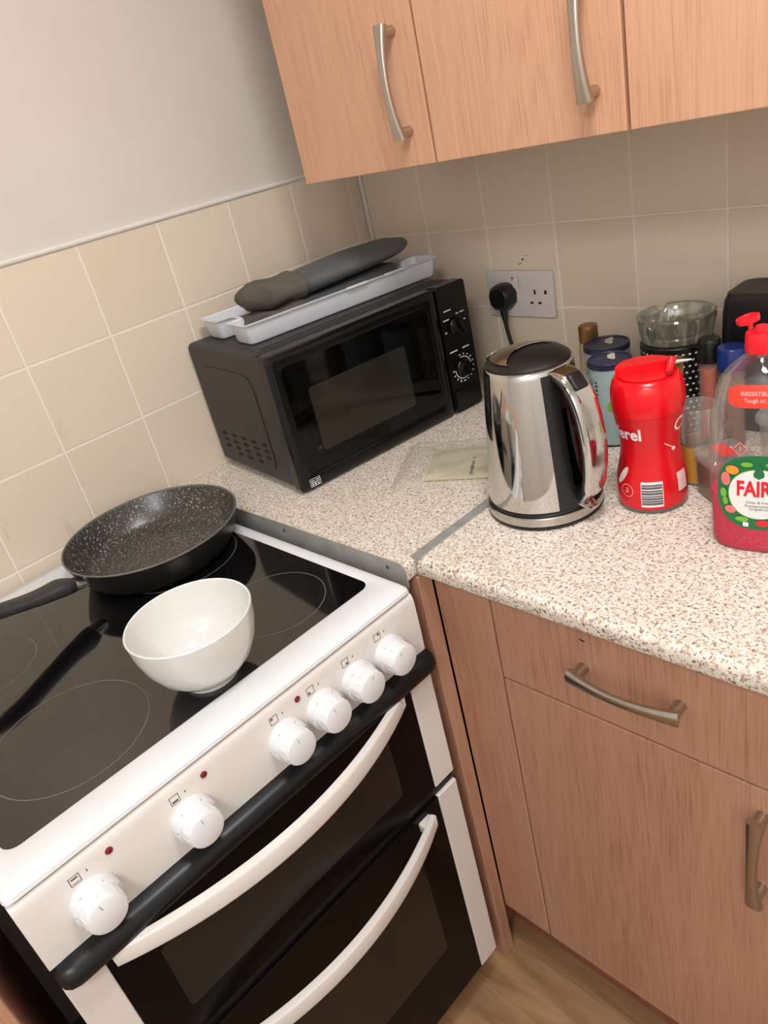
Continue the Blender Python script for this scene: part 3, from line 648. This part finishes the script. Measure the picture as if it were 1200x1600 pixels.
o = obj('pour_hole', lathe([(0, .0006), (.008, .0006), (.008, 0)], 20, 0, 0, 1, .5), 'darkred', ld_); o.location = (.030*math.cos(aim+D(62)), .030*math.sin(aim+D(62)), .1812); o.rotation_euler = (0, 0, aim+D(62)+D(90))
def jmap(th0, z0, off=.0006):
    return lambda u, v: ((jrad(z0+v)+off)*math.cos(th0+u/.042), (jrad(z0+v)+off)*math.sin(th0+u/.042), z0+v)
def jpatch(th0, z0, wd, ht, off=.0005): f = jmap(th0, z0, off); return grid(lambda u, v: f((u-.5)*wd, (v-.5)*ht), 10, 6)
obj('lettering', text_bm('ferel', .023, jmap(aim-D(42), .1115), 1, .0006), 'white', sl)
obj('lettering', text_bm('Co', .026, jmap(aim+D(66), .117), 1, .0003, .1), 'white', sl)
bc = obj('barcode_panel', jpatch(aim-D(1), .030, .026, .036), 'white', sl)
b = bmesh.new()
for i, (zz, hh) in enumerate(((-.0145, .003), (-.0105, .0022), (-.0070, .0028), (-.0030, .0018), (.0005, .003), (.0045, .0022), (.0085, .003), (.0125, .0022))):
    f = jmap(aim-D(1), .030+zz, .0009); grid(lambda u, v: f((u-.5)*.0245, v*hh), 8, 1, b)
obj('barcode', b, 'grey_bar', bc)
obj('pale_panel', jpatch(aim+D(56), .040, .017, .026), 'pinkwhite', sl)
def blob(cx, cy, rx, ry, th, z0, off=.0007, skew=0):
    f = jmap(th, z0, off); b = bmesh.new(); c = b.verts.new(f(cx, cy)); ring = [b.verts.new(f(cx+rx*math.cos(a)+skew*ry*math.sin(a), cy+ry*math.sin(a))) for a in [2*PI*i/24 for i in range(24)]]
    for i in range(24): b.faces.new((c, ring[i], ring[(i+1) % 24]))
    return b
obj('printed_cup', blob(0, 0, .011, .019, aim-D(66), .060, .0006, .3), 'darkred', sl)
obj('printed_milk', blob(.004, -.003, .005, .013, aim-D(60), .055, .0009, .5), 'milk', sl)
f = jmap(aim-D(44), .033, .0007); b = bmesh.new()
for i in range(24): 
    q = [f(r*math.cos(a), r*math.sin(a)) for r, a in ((.0083, 2*PI*i/24), (.0090, 2*PI*i/24), (.0090, 2*PI*(i+1)/24), (.0083, 2*PI*(i+1)/24))]; b.faces.new([b.verts.new(x) for x in q])
obj('age_ring', b, 'pinkwhite', sl)
obj('lettering', text_bm('3', .010, jmap(aim-D(44), .033), 1), 'pinkwhite', sl)
f = jmap(aim+D(40), .090, .0008); b = bmesh.new(); grid(lambda u, v: f(-.010+.014*u, .006-.009*u+.0016*v), 8, 1, b); obj('printed_spoon', b, 'milk', sl); obj('printed_spoon_bowl', blob(.005, -.004, .0035, .0028, aim+D(40), .090, .0009), 'milk', sl)

# ------------------------------------------------------------ washing-up liquid
FA = D(13)
fb = thing('dish_soap_bottle', 'clear dish soap bottle of crimson liquid with red cap', 'bottle', (.9605, -.386, .9), FA)
FP = [(0, .043, .027), (.003, .0465, .0305), (.010, .0485, .032), (.06, .0510, .034), (.12, .0510, .034), (.160, .0500, .033), (.180, .0475, .031), (.198, .0425, .028), (.212, .0345, .0235), (.222, .0240, .0180), (.229, .0150, .0142), (.231, .0135, .0135), (.238, .0135, .0135)]
def fsec(z, inset=0, ex=2.5):
    a = interp([(q[0], q[1]) for q in FP], z)-inset; b_ = interp([(q[0], q[2]) for q in FP], z)-inset; out = []
    e = ex if z < .2 else 2
    for i in range(48):
        t = 2*PI*i/48; ct, st = math.cos(t), math.sin(t); out.append((a*math.copysign(abs(ct)**(2/e), ct), b_*math.copysign(abs(st)**(2/e), st), z))
    return out
zs = [0, .0015, .003, .006, .010, .03, .06, .09, .12, .14, .160, .1725, .185, .195, .205, .2125, .220, .224, .228, .231, .238]
obj('bottle_body', loft([fsec(z) for z in zs]), 'clear', fb, True)
lz = [.0025, .006, .010, .03, .05, .071]; 
obj('liquid', loft([[(x, y, max(z, .0025)) for x, y, z in fsec(z, .0016)] for z in lz]), 'liquid', fb, True)
def fside(x, z, off):
    a = interp([(q[0], q[1]) for q in FP], z); b_ = interp([(q[0], q[2]) for q in FP], z); e = 2.5
    k = max(0, 1-min(1, abs(x)/a)**e)**(1/e)
    return (x, -(b_*k)-off, z)
def fdisc(cx, cz, rx, rz, off, ex=2, n=40, rr=6):
    b = bmesh.new(); rows = [[b.verts.new(fside(cx, cz, off))]]
    for k in range(1, rr+1):
        s = k/rr; rows.append([b.verts.new(fside(cx+s*rx*math.copysign(abs(math.cos(2*PI*i/n))**(2/ex), math.cos(2*PI*i/n)), cz+s*rz*math.copysign(abs(math.sin(2*PI*i/n))**(2/ex), math.sin(2*PI*i/n)), off)) for i in range(n)])
    for i in range(n): b.faces.new((rows[0][0], rows[1][i], rows[1][(i+1) % n]))
    for k in range(1, rr):
        for i in range(n): b.faces.new((rows[k][i], rows[k][(i+1) % n], rows[k+1][(i+1) % n], rows[k+1][i]))
    return b
LC = .0800
LX = .005
lb = obj('front_label', fdisc(LX, LC, .0435, .0465, .0006, 2.5), 'green', fb, True)
obj('label_ring', fdisc(LX, LC-.001, .0315, .0315, .0010, 2.1), 'leaf', lb, True)
obj('label_oval', fdisc(LX, LC-.001, .0305, .0305, .0013, 2.1), 'white', lb, True)
obj('lettering', text_bm('FAIRY', .0205, lambda u, v: fside(LX+u*.86, LC+.0055+v*1.25, .0018), 1, .0007), 'redtxt', lb)
for dz, s in ((-.0105, 'Clean & Fresh'), (-.0150, 'Pomegranate &'), (-.0190, 'Grapefruit')): obj('lettering', text_bm(s, .0045, lambda u, v: fside(LX+u, LC+dz+v, .0018)), 'print_dark', lb)
dp = bmesh.new(); pts = [(0, .011), (.003, .004), (.0055, -.002), (.005, -.006), (.0, -.009), (-.005, -.006), (-.0055, -.002), (-.003, .004)]
dp.faces.new([dp.verts.new(fside(LX+x, LC+.0275+z, .0019)) for x, z in pts]); obj('drop_emblem', dp, 'green', lb)
for i, (x, z, rx, rz, mt) in enumerate(((-.027, .028, .007, .0055, 'orange'), (-.034, .016, .005, .0085, 'pink'), (-.0365, -.002, .0035, .006, 'leaf'), (-.0345, -.012, .003, .005, 'leaf'), (-.029, -.022, .006, .005, 'pink'), (-.017, -.033, .007, .0035, 'leaf'), (.004, -.037, .007, .0045, 'redtxt'), (.02, -.034, .007, .004, 'leaf'), (-.012, .036, .006, .003, 'leaf'), (.013, .036, .007, .003, 'leaf'), (.03, .025, .006, .006, 'pink'), (.0355, .008, .004, .007, 'leaf'), (.034, -.014, .0045, .007, 'orange'))):
    obj('printed_fruit', fdisc(LX+x, LC+z, rx, rz, .0016, 2, 16, 2), mt, lb)
obj('recycling_mark', fdisc(LX-.013, LC-.0395, .003, .003, .0017, 6, 16, 2), 'white', lb)
nl = obj('neck_label', fdisc(.007, .192, .034, .0120, .0008, 4), 'orange_red', fb, True)
obj('lettering', text_bm('IRRESISTIBLY SOFT', .0062, lambda u, v: fside(.007+u*.85, .1950+v, .0014)), 'pinkwhite', nl)
obj('lettering', text_bm('Tough on grease', .0062, lambda u, v: fside(.007+u*.85, .1880+v, .0014)), 'pinkwhite', nl)
hz_ = bmesh.new(); dd = [(0, .0085), (.0085, 0), (0, -.0085), (-.0085, 0)]
for i in range(4):
    a, c = dd[i], dd[(i+1) % 4]; hz_.faces.new([hz_.verts.new(fside(-.014+x, .1335+z, .0008)) for x, z in (a, c, (c[0]*.82, c[1]*.82), (a[0]*.82, a[1]*.82))])
box(-.0146, -.0134, -.0345, -.0340, .1305, .1375, bm=hz_)
obj('hazard_mark', hz_, 'pink', fb)
cap = obj('cap', lathe([(.0150, .2315), (.0155, .233), (.0155, .2475), (.0148, .2515), (.012, .2530), (.0065, .2535), (.006, .258), (0, .258)], 40), 'redcap', fb, True)
fl = obj('flip_lid', lathe([(0, .0), (.0105, .0), (.0115, .002), (.0115, .006), (.0100, .0066), (.0095, .004), (0, .003)], 28), 'redcap', cap, True); fl.matrix_local = Matrix.Translation((-.0125, .004, .2605)) @ Matrix.Rotation(D(-14), 4, 'Y')
obj('hinge', sweep([(-.010, .004, .2475), (-.0105, .004, .254), (-.0115, .004, .2605)], (0, 1, 0), [.006]*3, [.0022]*3, 10, 3), 'redcap', cap, True)

# ------------------------------------------------------------ things at the back of the worktop
def card_can(loc, rz, label, h, r):
    t = thing('card_can', label, 'can', loc, rz, 'pale blue card tubs with navy lids')
    body = obj('tube', lathe([(0, .001), (r-.001, .001), (r, .002), (r, h-.008)], 48), 'can', t, True)
    obj('bottom_rim', lathe([(r-.002, 0), (r+.0006, 0), (r+.0008, .003), (r, .004)], 48), 'navy', t, True)
    l = obj('lid', lathe([(r+.0004, h-.010), (r+.0012, h-.009), (r+.0012, h-.001), (r, h), (r-.002, h), (r-.003, h-.0018), (0, h-.0018)], 48), 'navy', t, True)
    s = bmesh.new(); n = 18; ring = [s.verts.new((-.3*r+r*(.32+.1*math.sin(3*a))*math.cos(a)*1.3, .1*r+r*(.25+.08*math.cos(2*a))*math.sin(a), h-.0013)) for a in [2*PI*i/n for i in range(n)]]; s.faces.new(ring)
    obj('salt_residue', s, 'salt', l)
    cm = lambda th, z, off=.0005: (lambda u, v: ((r+off)*math.cos(th+u/r), (r+off)*math.sin(th+u/r), z+v))
    b = bmesh.new(); rn = random.Random(3)
    for i in range(13):      # column of dark printed marks running up the side
        z = .03+i*.0062; f = cm(D(-44), z); wd = rn.uniform(.003, .007); grid(lambda u, v: f((u-.5)*wd, v*rn.uniform(.002, .0045)), 3, 1, b)
    obj('printed_marks', b, 'print_dark', body)
    for k in (0, 1): 
        f = cm(D(-62), h-.030-k*.012); b = bmesh.new()
        for i in range(20):
            q = [f(q_*math.cos(a), q_*math.sin(a)) for q_, a in ((.0028, 2*PI*i/20), (.0038, 2*PI*i/20), (.0038, 2*PI*(i+1)/20), (.0028, 2*PI*(i+1)/20))]; b.faces.new([b.verts.new(x) for x in q])
        obj('printed_ring', b, 'bluecap', body)
    b = bmesh.new(); f = cm(D(-5), h*.5); b.faces.new([b.verts.new(f(.006*math.cos(a), .009*math.sin(a))) for a in [2*PI*i/10 for i in range(10)]]); obj('printed_leaf', b, 'leaf', body)
card_can((.664, -.190, .9), D(-58), 'front pale blue card tub with navy lid behind the kettle', .135, .0315)
card_can((.614, -.113, .9), D(-62), 'rear pale blue card tub with navy lid by the wall', .130, .0355)

t = thing('sauce_bottle', 'pale slim bottle with a bronze cap against the back wall', 'bottle', (.560, -.078, .9))
obj('body', lathe([(0, .0005), (.0165, .0005), (.018, .003), (.018, .105), (.0165, .115), (.0145, .119), (0, .119)], 32), 'sauce', t, True)
obj('cap', lathe([(.0155, .117), (.0162, .118), (.0162, .142), (.0150, .1455), (0, .1460)], 32), 'bronze', t, True)

tn = thing('polka_dot_tin', 'round black tin with white polka dots under the ashtray', 'tin', (.728, -.103, .9)); TR = .052
tb = obj('body', lathe([(0, .0005), (TR-.001, .0005), (TR, .002), (TR, .121), (0, .121)], 56), 'dot_black', tn, True)
tlid = obj('lid', lathe([(TR+.0002, .118), (TR+.0012, .1185), (TR+.0012, .1365), (TR, .138), (0, .138)], 56), 'dot_black', tn, True)
b = bmesh.new(); b2 = bmesh.new()
for row in range(14):
    z = .006+row*.0094
    for c in range(36):
        th = 2*PI*(c+(row % 2)*.5)/36; rr_ = TR+(.0017 if z > .1185 else .0006); bb = b2 if z > .1185 else b
        if z > .134 or .114 < z < .1185: continue
        bb.faces.new([bb.verts.new((rr_*math.cos(th+.0021*math.cos(a)/TR), rr_*math.sin(th+.0021*math.cos(a)/TR), z+.0017*math.sin(a))) for a in [2*PI*i/8 for i in range(8)]])
o = obj('dots', b, 'dot', tb); o['kind'] = 'stuff'
o = obj('dots', b2, 'dot', tlid); o['kind'] = 'stuff'

# ashtray: glass dish with three rim notches
at = bmesh.new(); n = 72; prof = [(0, .0), (.046, .0), (.0505, .003), (.0545, .022), (.0565, .0385), (.0550, .0405), (.0510, .0405), (.0490, .0385), (.0450, .014), (.040, .010), (0, .010)]
rings = []
for i, (r, z) in enumerate(prof):
    ring = []
    for k in range(n):
        th = 2*PI*k/n; zz = z
        for nt in (D(20), D(140), D(260)):
            d = abs((th-nt+PI) % (2*PI)-PI)
            if z > .03 and d < .13: zz = z-.0105*(1-(d/.13)**2)**.5
        ring.append((r*math.cos(th), r*math.sin(th), zz) if r > 0 else None)
    rings.append(ring)
vr = [[at.verts.new(p) for p in ring] if ring[0] else [at.verts.new((0, 0, prof[i][1]))] for i, ring in enumerate(rings)]
for a, b in zip(vr, vr[1:]):
    for i in range(n):
        j = (i+1) % n
        if len(a) == 1: at.faces.new((a[0], b[i], b[j]))
        elif len(b) == 1: at.faces.new((a[i], a[j], b[0]))
        else: at.faces.new((a[i], a[j], b[j], b[i]))
tag(obj('ashtray', at, 'ash_glass', None, True, (.728, -.103, 1.0383)), 'clear round glass ashtray resting on the polka dot tin', 'ashtray')

# black caddy
bx_ = thing('storage_caddy', 'black plastic caddy with rounded corners against the back wall', 'caddy', (.885, -.062, .9))
def sq(sc, z, r=.018): return [(x*sc, y*sc, z) for x, y in rrect(-.097, .097, -.045, .045, r, 6)]
obj('body', loft([sq(1, 0), sq(1.0, .004), sq(.985, .09), sq(.955, .175), sq(.935, .192), sq(.90, .199)]), 'black', bx_, True)
obj('top_plate', loft([sq(.90, .199), sq(.89, .203), sq(.80, .2045), sq(.70, .2035)]), 'mw_case', bx_, True)

# spice jars
def spice(loc, label, r, h, hc, capm, fillm, fill, grp='spice jars by the caddy'):
    t = thing('spice_jar', label, 'jar', loc, 0, grp)
    obj('glass', lathe([(0, .0005), (r-.001, .0005), (r, .003), (r, h-hc-.006), (r*.85, h-hc), (r*.85, h-hc+.003)], 32), 'clear_tub', t, True)
    obj('contents', lathe([(0, .003), (r-.002, .003), (r-.0018, .006), (r-.0018, fill), (0, fill+.003)], 28), fillm, t, True)
    obj('cap', lathe([(r*.9, h-hc), (r*1.02, h-hc+.001), (r*1.04, h-.003), (r*.95, h), (0, h)], 32), capm, t, True)
spice((.797, -.146, .9), 'tall glass jar of orange spice with a black cap', .0148, .155, .034, 'black', 'orangespice', .112)
spice((.834, -.160, .9), 'glass jar of brown spice with a blue cap', .0182, .150, .032, 'bluecap', 'brownspice', .108)

# foil packet closed by a clip
pk = thing('foil_packet', 'gold foil packet clipped shut behind the red jar', 'packet', (.762, -.213, .9), D(18))
obj('pouch', loft([[(x*a, y*b_, z) for x, y in [(math.cos(2*PI*i/24), math.sin(2*PI*i/24)) for i in range(24)]] for a, b_, z in ((.022, .010, .0), (.024, .016, .008), (.025, .017, .05), (.026, .013, .09), (.026, .006, .120), (.0265, .0016, .140), (.0265, .0012, .150))]), 'gold', pk, True)
obj('clip', sweep([(-.018, -.006, .143), (.0, -.007, .1435), (.014, -.0065, .144), (.038, -.006, .1465)], (0, 0, 1), [.0045, .0055, .003, .0012], [.0045, .004, .002, .0010], 14, 2.2), 'white', pk, True)

# clear tumbler with a yellow label
cu = thing('tumbler', 'cloudy clear plastic tumbler with yellow label beside the red jar', 'tumbler', (.8385, -.272, .9))
obj('cup', lathe([(0, .001), (.0205, .001), (.0212, .004), (.0238, .108), (.0248, .110), (.0245, .112), (.0232, .1115), (.0204, .005), (0, .003)], 40), 'clear_tub', cu, True)
obj('label', lathe([(.0221, .005), (.0235, .058)], 40), 'yellow', cu, True)
# little tub
tu = thing('spice_tub', 'small square clear tub of brown powder with a pale lid', 'tub', (.883, -.300, .9), D(-38))
def tq(h, z, r=.006): return [(x, y, z) for x, y in rrect(-h, h, -h, h, r, 4)]
obj('tub', loft([tq(.024, .0005), tq(.0245, .003), tq(.0265, .056)]), 'clear_tub', tu, True)
obj('contents', loft([tq(.0225, .0025), tq(.0235, .006), tq(.0245, .046)]), 'brownspice', tu, True)
tl2 = obj('lid', loft([tq(.0275, .052), tq(.0285, .053), tq(.0285, .062), tq(.0265, .0645)]), 'clear_tub', tu, True)
obj('lid_label', prism(rrect(-.018, .018, -.010, .010, .004, 3), lambda u, v, d: (u, v, d), .0646, .0651), 'orange_red', tl2)
# food tub seen through the bottle
fd = thing('food_tub', 'clear lidded food tub with green label behind the soap bottle', 'tub', (.965, -.235, .9), D(5))
def fq(a, b_, z, r=.014): return [(x, y, z) for x, y in rrect(-a, a, -b_, b_, r, 5)]
obj('tub', loft([fq(.046, .036, .0005), fq(.048, .038, .004), fq(.053, .043, .098)]), 'clear_tub', fd, True)
obj('lid', loft([fq(.055, .045, .096), fq(.0565, .0465, .098), fq(.0565, .0465, .106), fq(.050, .040, .108), fq(.048, .038, .106)]), 'clear_tub', fd, True)
obj('label', box(-.012, .036, -.0462, -.0452, .070, .100), 'leaf', fd)

# ------------------------------------------------------------ socket, plug
so = thing('wall_socket', 'white double wall socket on the tiled back wall', 'socket', (.3755, -.0005, 1.077), 0)
so.rotation_euler = (0, D(1.2), 0)
pl = obj('face_plate', box(-.0745, .0745, -.0085, 0, -.0435, .0435, .0025, 3), 'socket', so, True)
for sx, lab in ((-.0065, 0), (.0105, 1)):
    s = obj('rocker_switch', box(sx-.007, sx+.007, -.0115, -.008, .012, .034, .0012, 2), 'socket', pl, True)
    if lab == 0: obj('on_mark', box(sx-.006, sx-.001, -.0119, -.0113, .029, .0325), 'redtxt', s)
for hx, hz0, wd, ht in ((.035, .0045, .004, .0085), (.0265, -.0155, .0065, .0042), (.0445, -.0155, .0065, .0042)): obj('pin_hole', box(hx-wd/2, hx+wd/2, -.0090, -.0083, hz0-ht/2, hz0+ht/2), 'dark', pl)
obj('pin_hole', box(.056, .061, -.0090, -.0083, .001, .008), 'dark', pl)
pg = thing('power_plug', 'black three pin plug and cable in the left socket outlet', 'plug', (.344, -.0095, 1.075))
obj('plug_body', loft([[(x*s, -d, z*s) for x, z in [(-.024, -.012), (-.026, .006), (-.020, .020), (-.008, .025), (.008, .025), (.020, .020), (.026, .006), (.024, -.012), (.012, -.024), (-.012, -.024)]] for s, d in ((1, 0), (1.0, .010), (.92, .022), (.72, .028))]), 'black', pg, True)
obj('cable', tube(bez([(0, -.014, -.018), (.001, -.014, -.045), (.004, -.013, -.075), (.014, -.014, -.115), (.03, -.03, -.150), (.06, -.06, -.1705), (.13, -.13, -.1708), (.22, -.23, -.1708), (.27, -.30, -.1708)], 8), .0038, 10), 'black', pg, True)
obj('strain_relief', sweep([(0, -.014, -.018), (.001, -.014, -.034), (.0015, -.014, -.048)], (1, 0, 0), [.0085, .0065, .0045], [.007, .006, .0045], 12, 2), 'black', pg, True)

# ------------------------------------------------------------ bag and sachet on the worktop
rn = random.Random(11)
def sheet(c, ud, vd, nu, nv, amp, z0, seed, th, dome=0):
    r_ = random.Random(seed); ph = [r_.uniform(0, 6) for _ in range(6)]
    def f(u, v):
        p = Vector(c) + Vector(ud)*u + Vector(vd)*v
        e = min(u, 1-u, v, 1-v); e = min(1, e*6)
        z = z0 + amp*(.5+.25*math.sin(9*u+4*v+ph[0])+.25*math.sin(13*v-5*u+ph[1]))*e + amp*.25*abs(math.sin(21*u+17*v+ph[2]))*e + dome*min(1, e*1.5)
        return Vector((p.x, p.y, z))
    b = grid(f, nu, nv); 
    if th: bmesh.ops.solidify(b, geom=b.faces[:], thickness=th)
    return b
pk2 = thing('paper_sachet', 'cream paper sachet lying inside the clear plastic bag', 'sachet', (0, 0, 0))
ps = obj('sachet', sheet((.4605, -.428, 0), (.100, .050, 0), (-.063, .098, 0), 24, 20, .006, .9045, 2, .0012), 'paper', pk2, True)
b = bmesh.new()
for i in range(9):
    q = Vector((.528, -.388, 0)) + Vector((-.030, .047, 0))*(i/8); wd = .0042 if i % 3 else .006
    box(q.x-wd/2, q.x+wd/2, q.y-.0016, q.y+.0016, .9105, .9112, bm=b)
obj('printed_code', b, 'print_dark', ps)
pbg = tag(obj('plastic_bag', sheet((.425, -.472, 0), (.165, .085, 0), (-.085, .140, 0), 30, 26, .009, .9025, 5, 0, .009), 'bag', None, True), 'crumpled clear plastic bag on the worktop beside the kettle', 'bag')
tri = bmesh.new(); P3 = [Vector((.432, -.428, .9185)), Vector((.452, -.421, .9185)), Vector((.438, -.409, .9185))]; C3 = sum(P3, Vector())/3
for i in range(3): a, c = P3[i], P3[(i+1) % 3]; tri.faces.new([tri.verts.new(x) for x in (a, c, C3+(c-C3)*.7, C3+(a-C3)*.7)])
obj('recycling_triangle', tri, 'print_white', pbg)
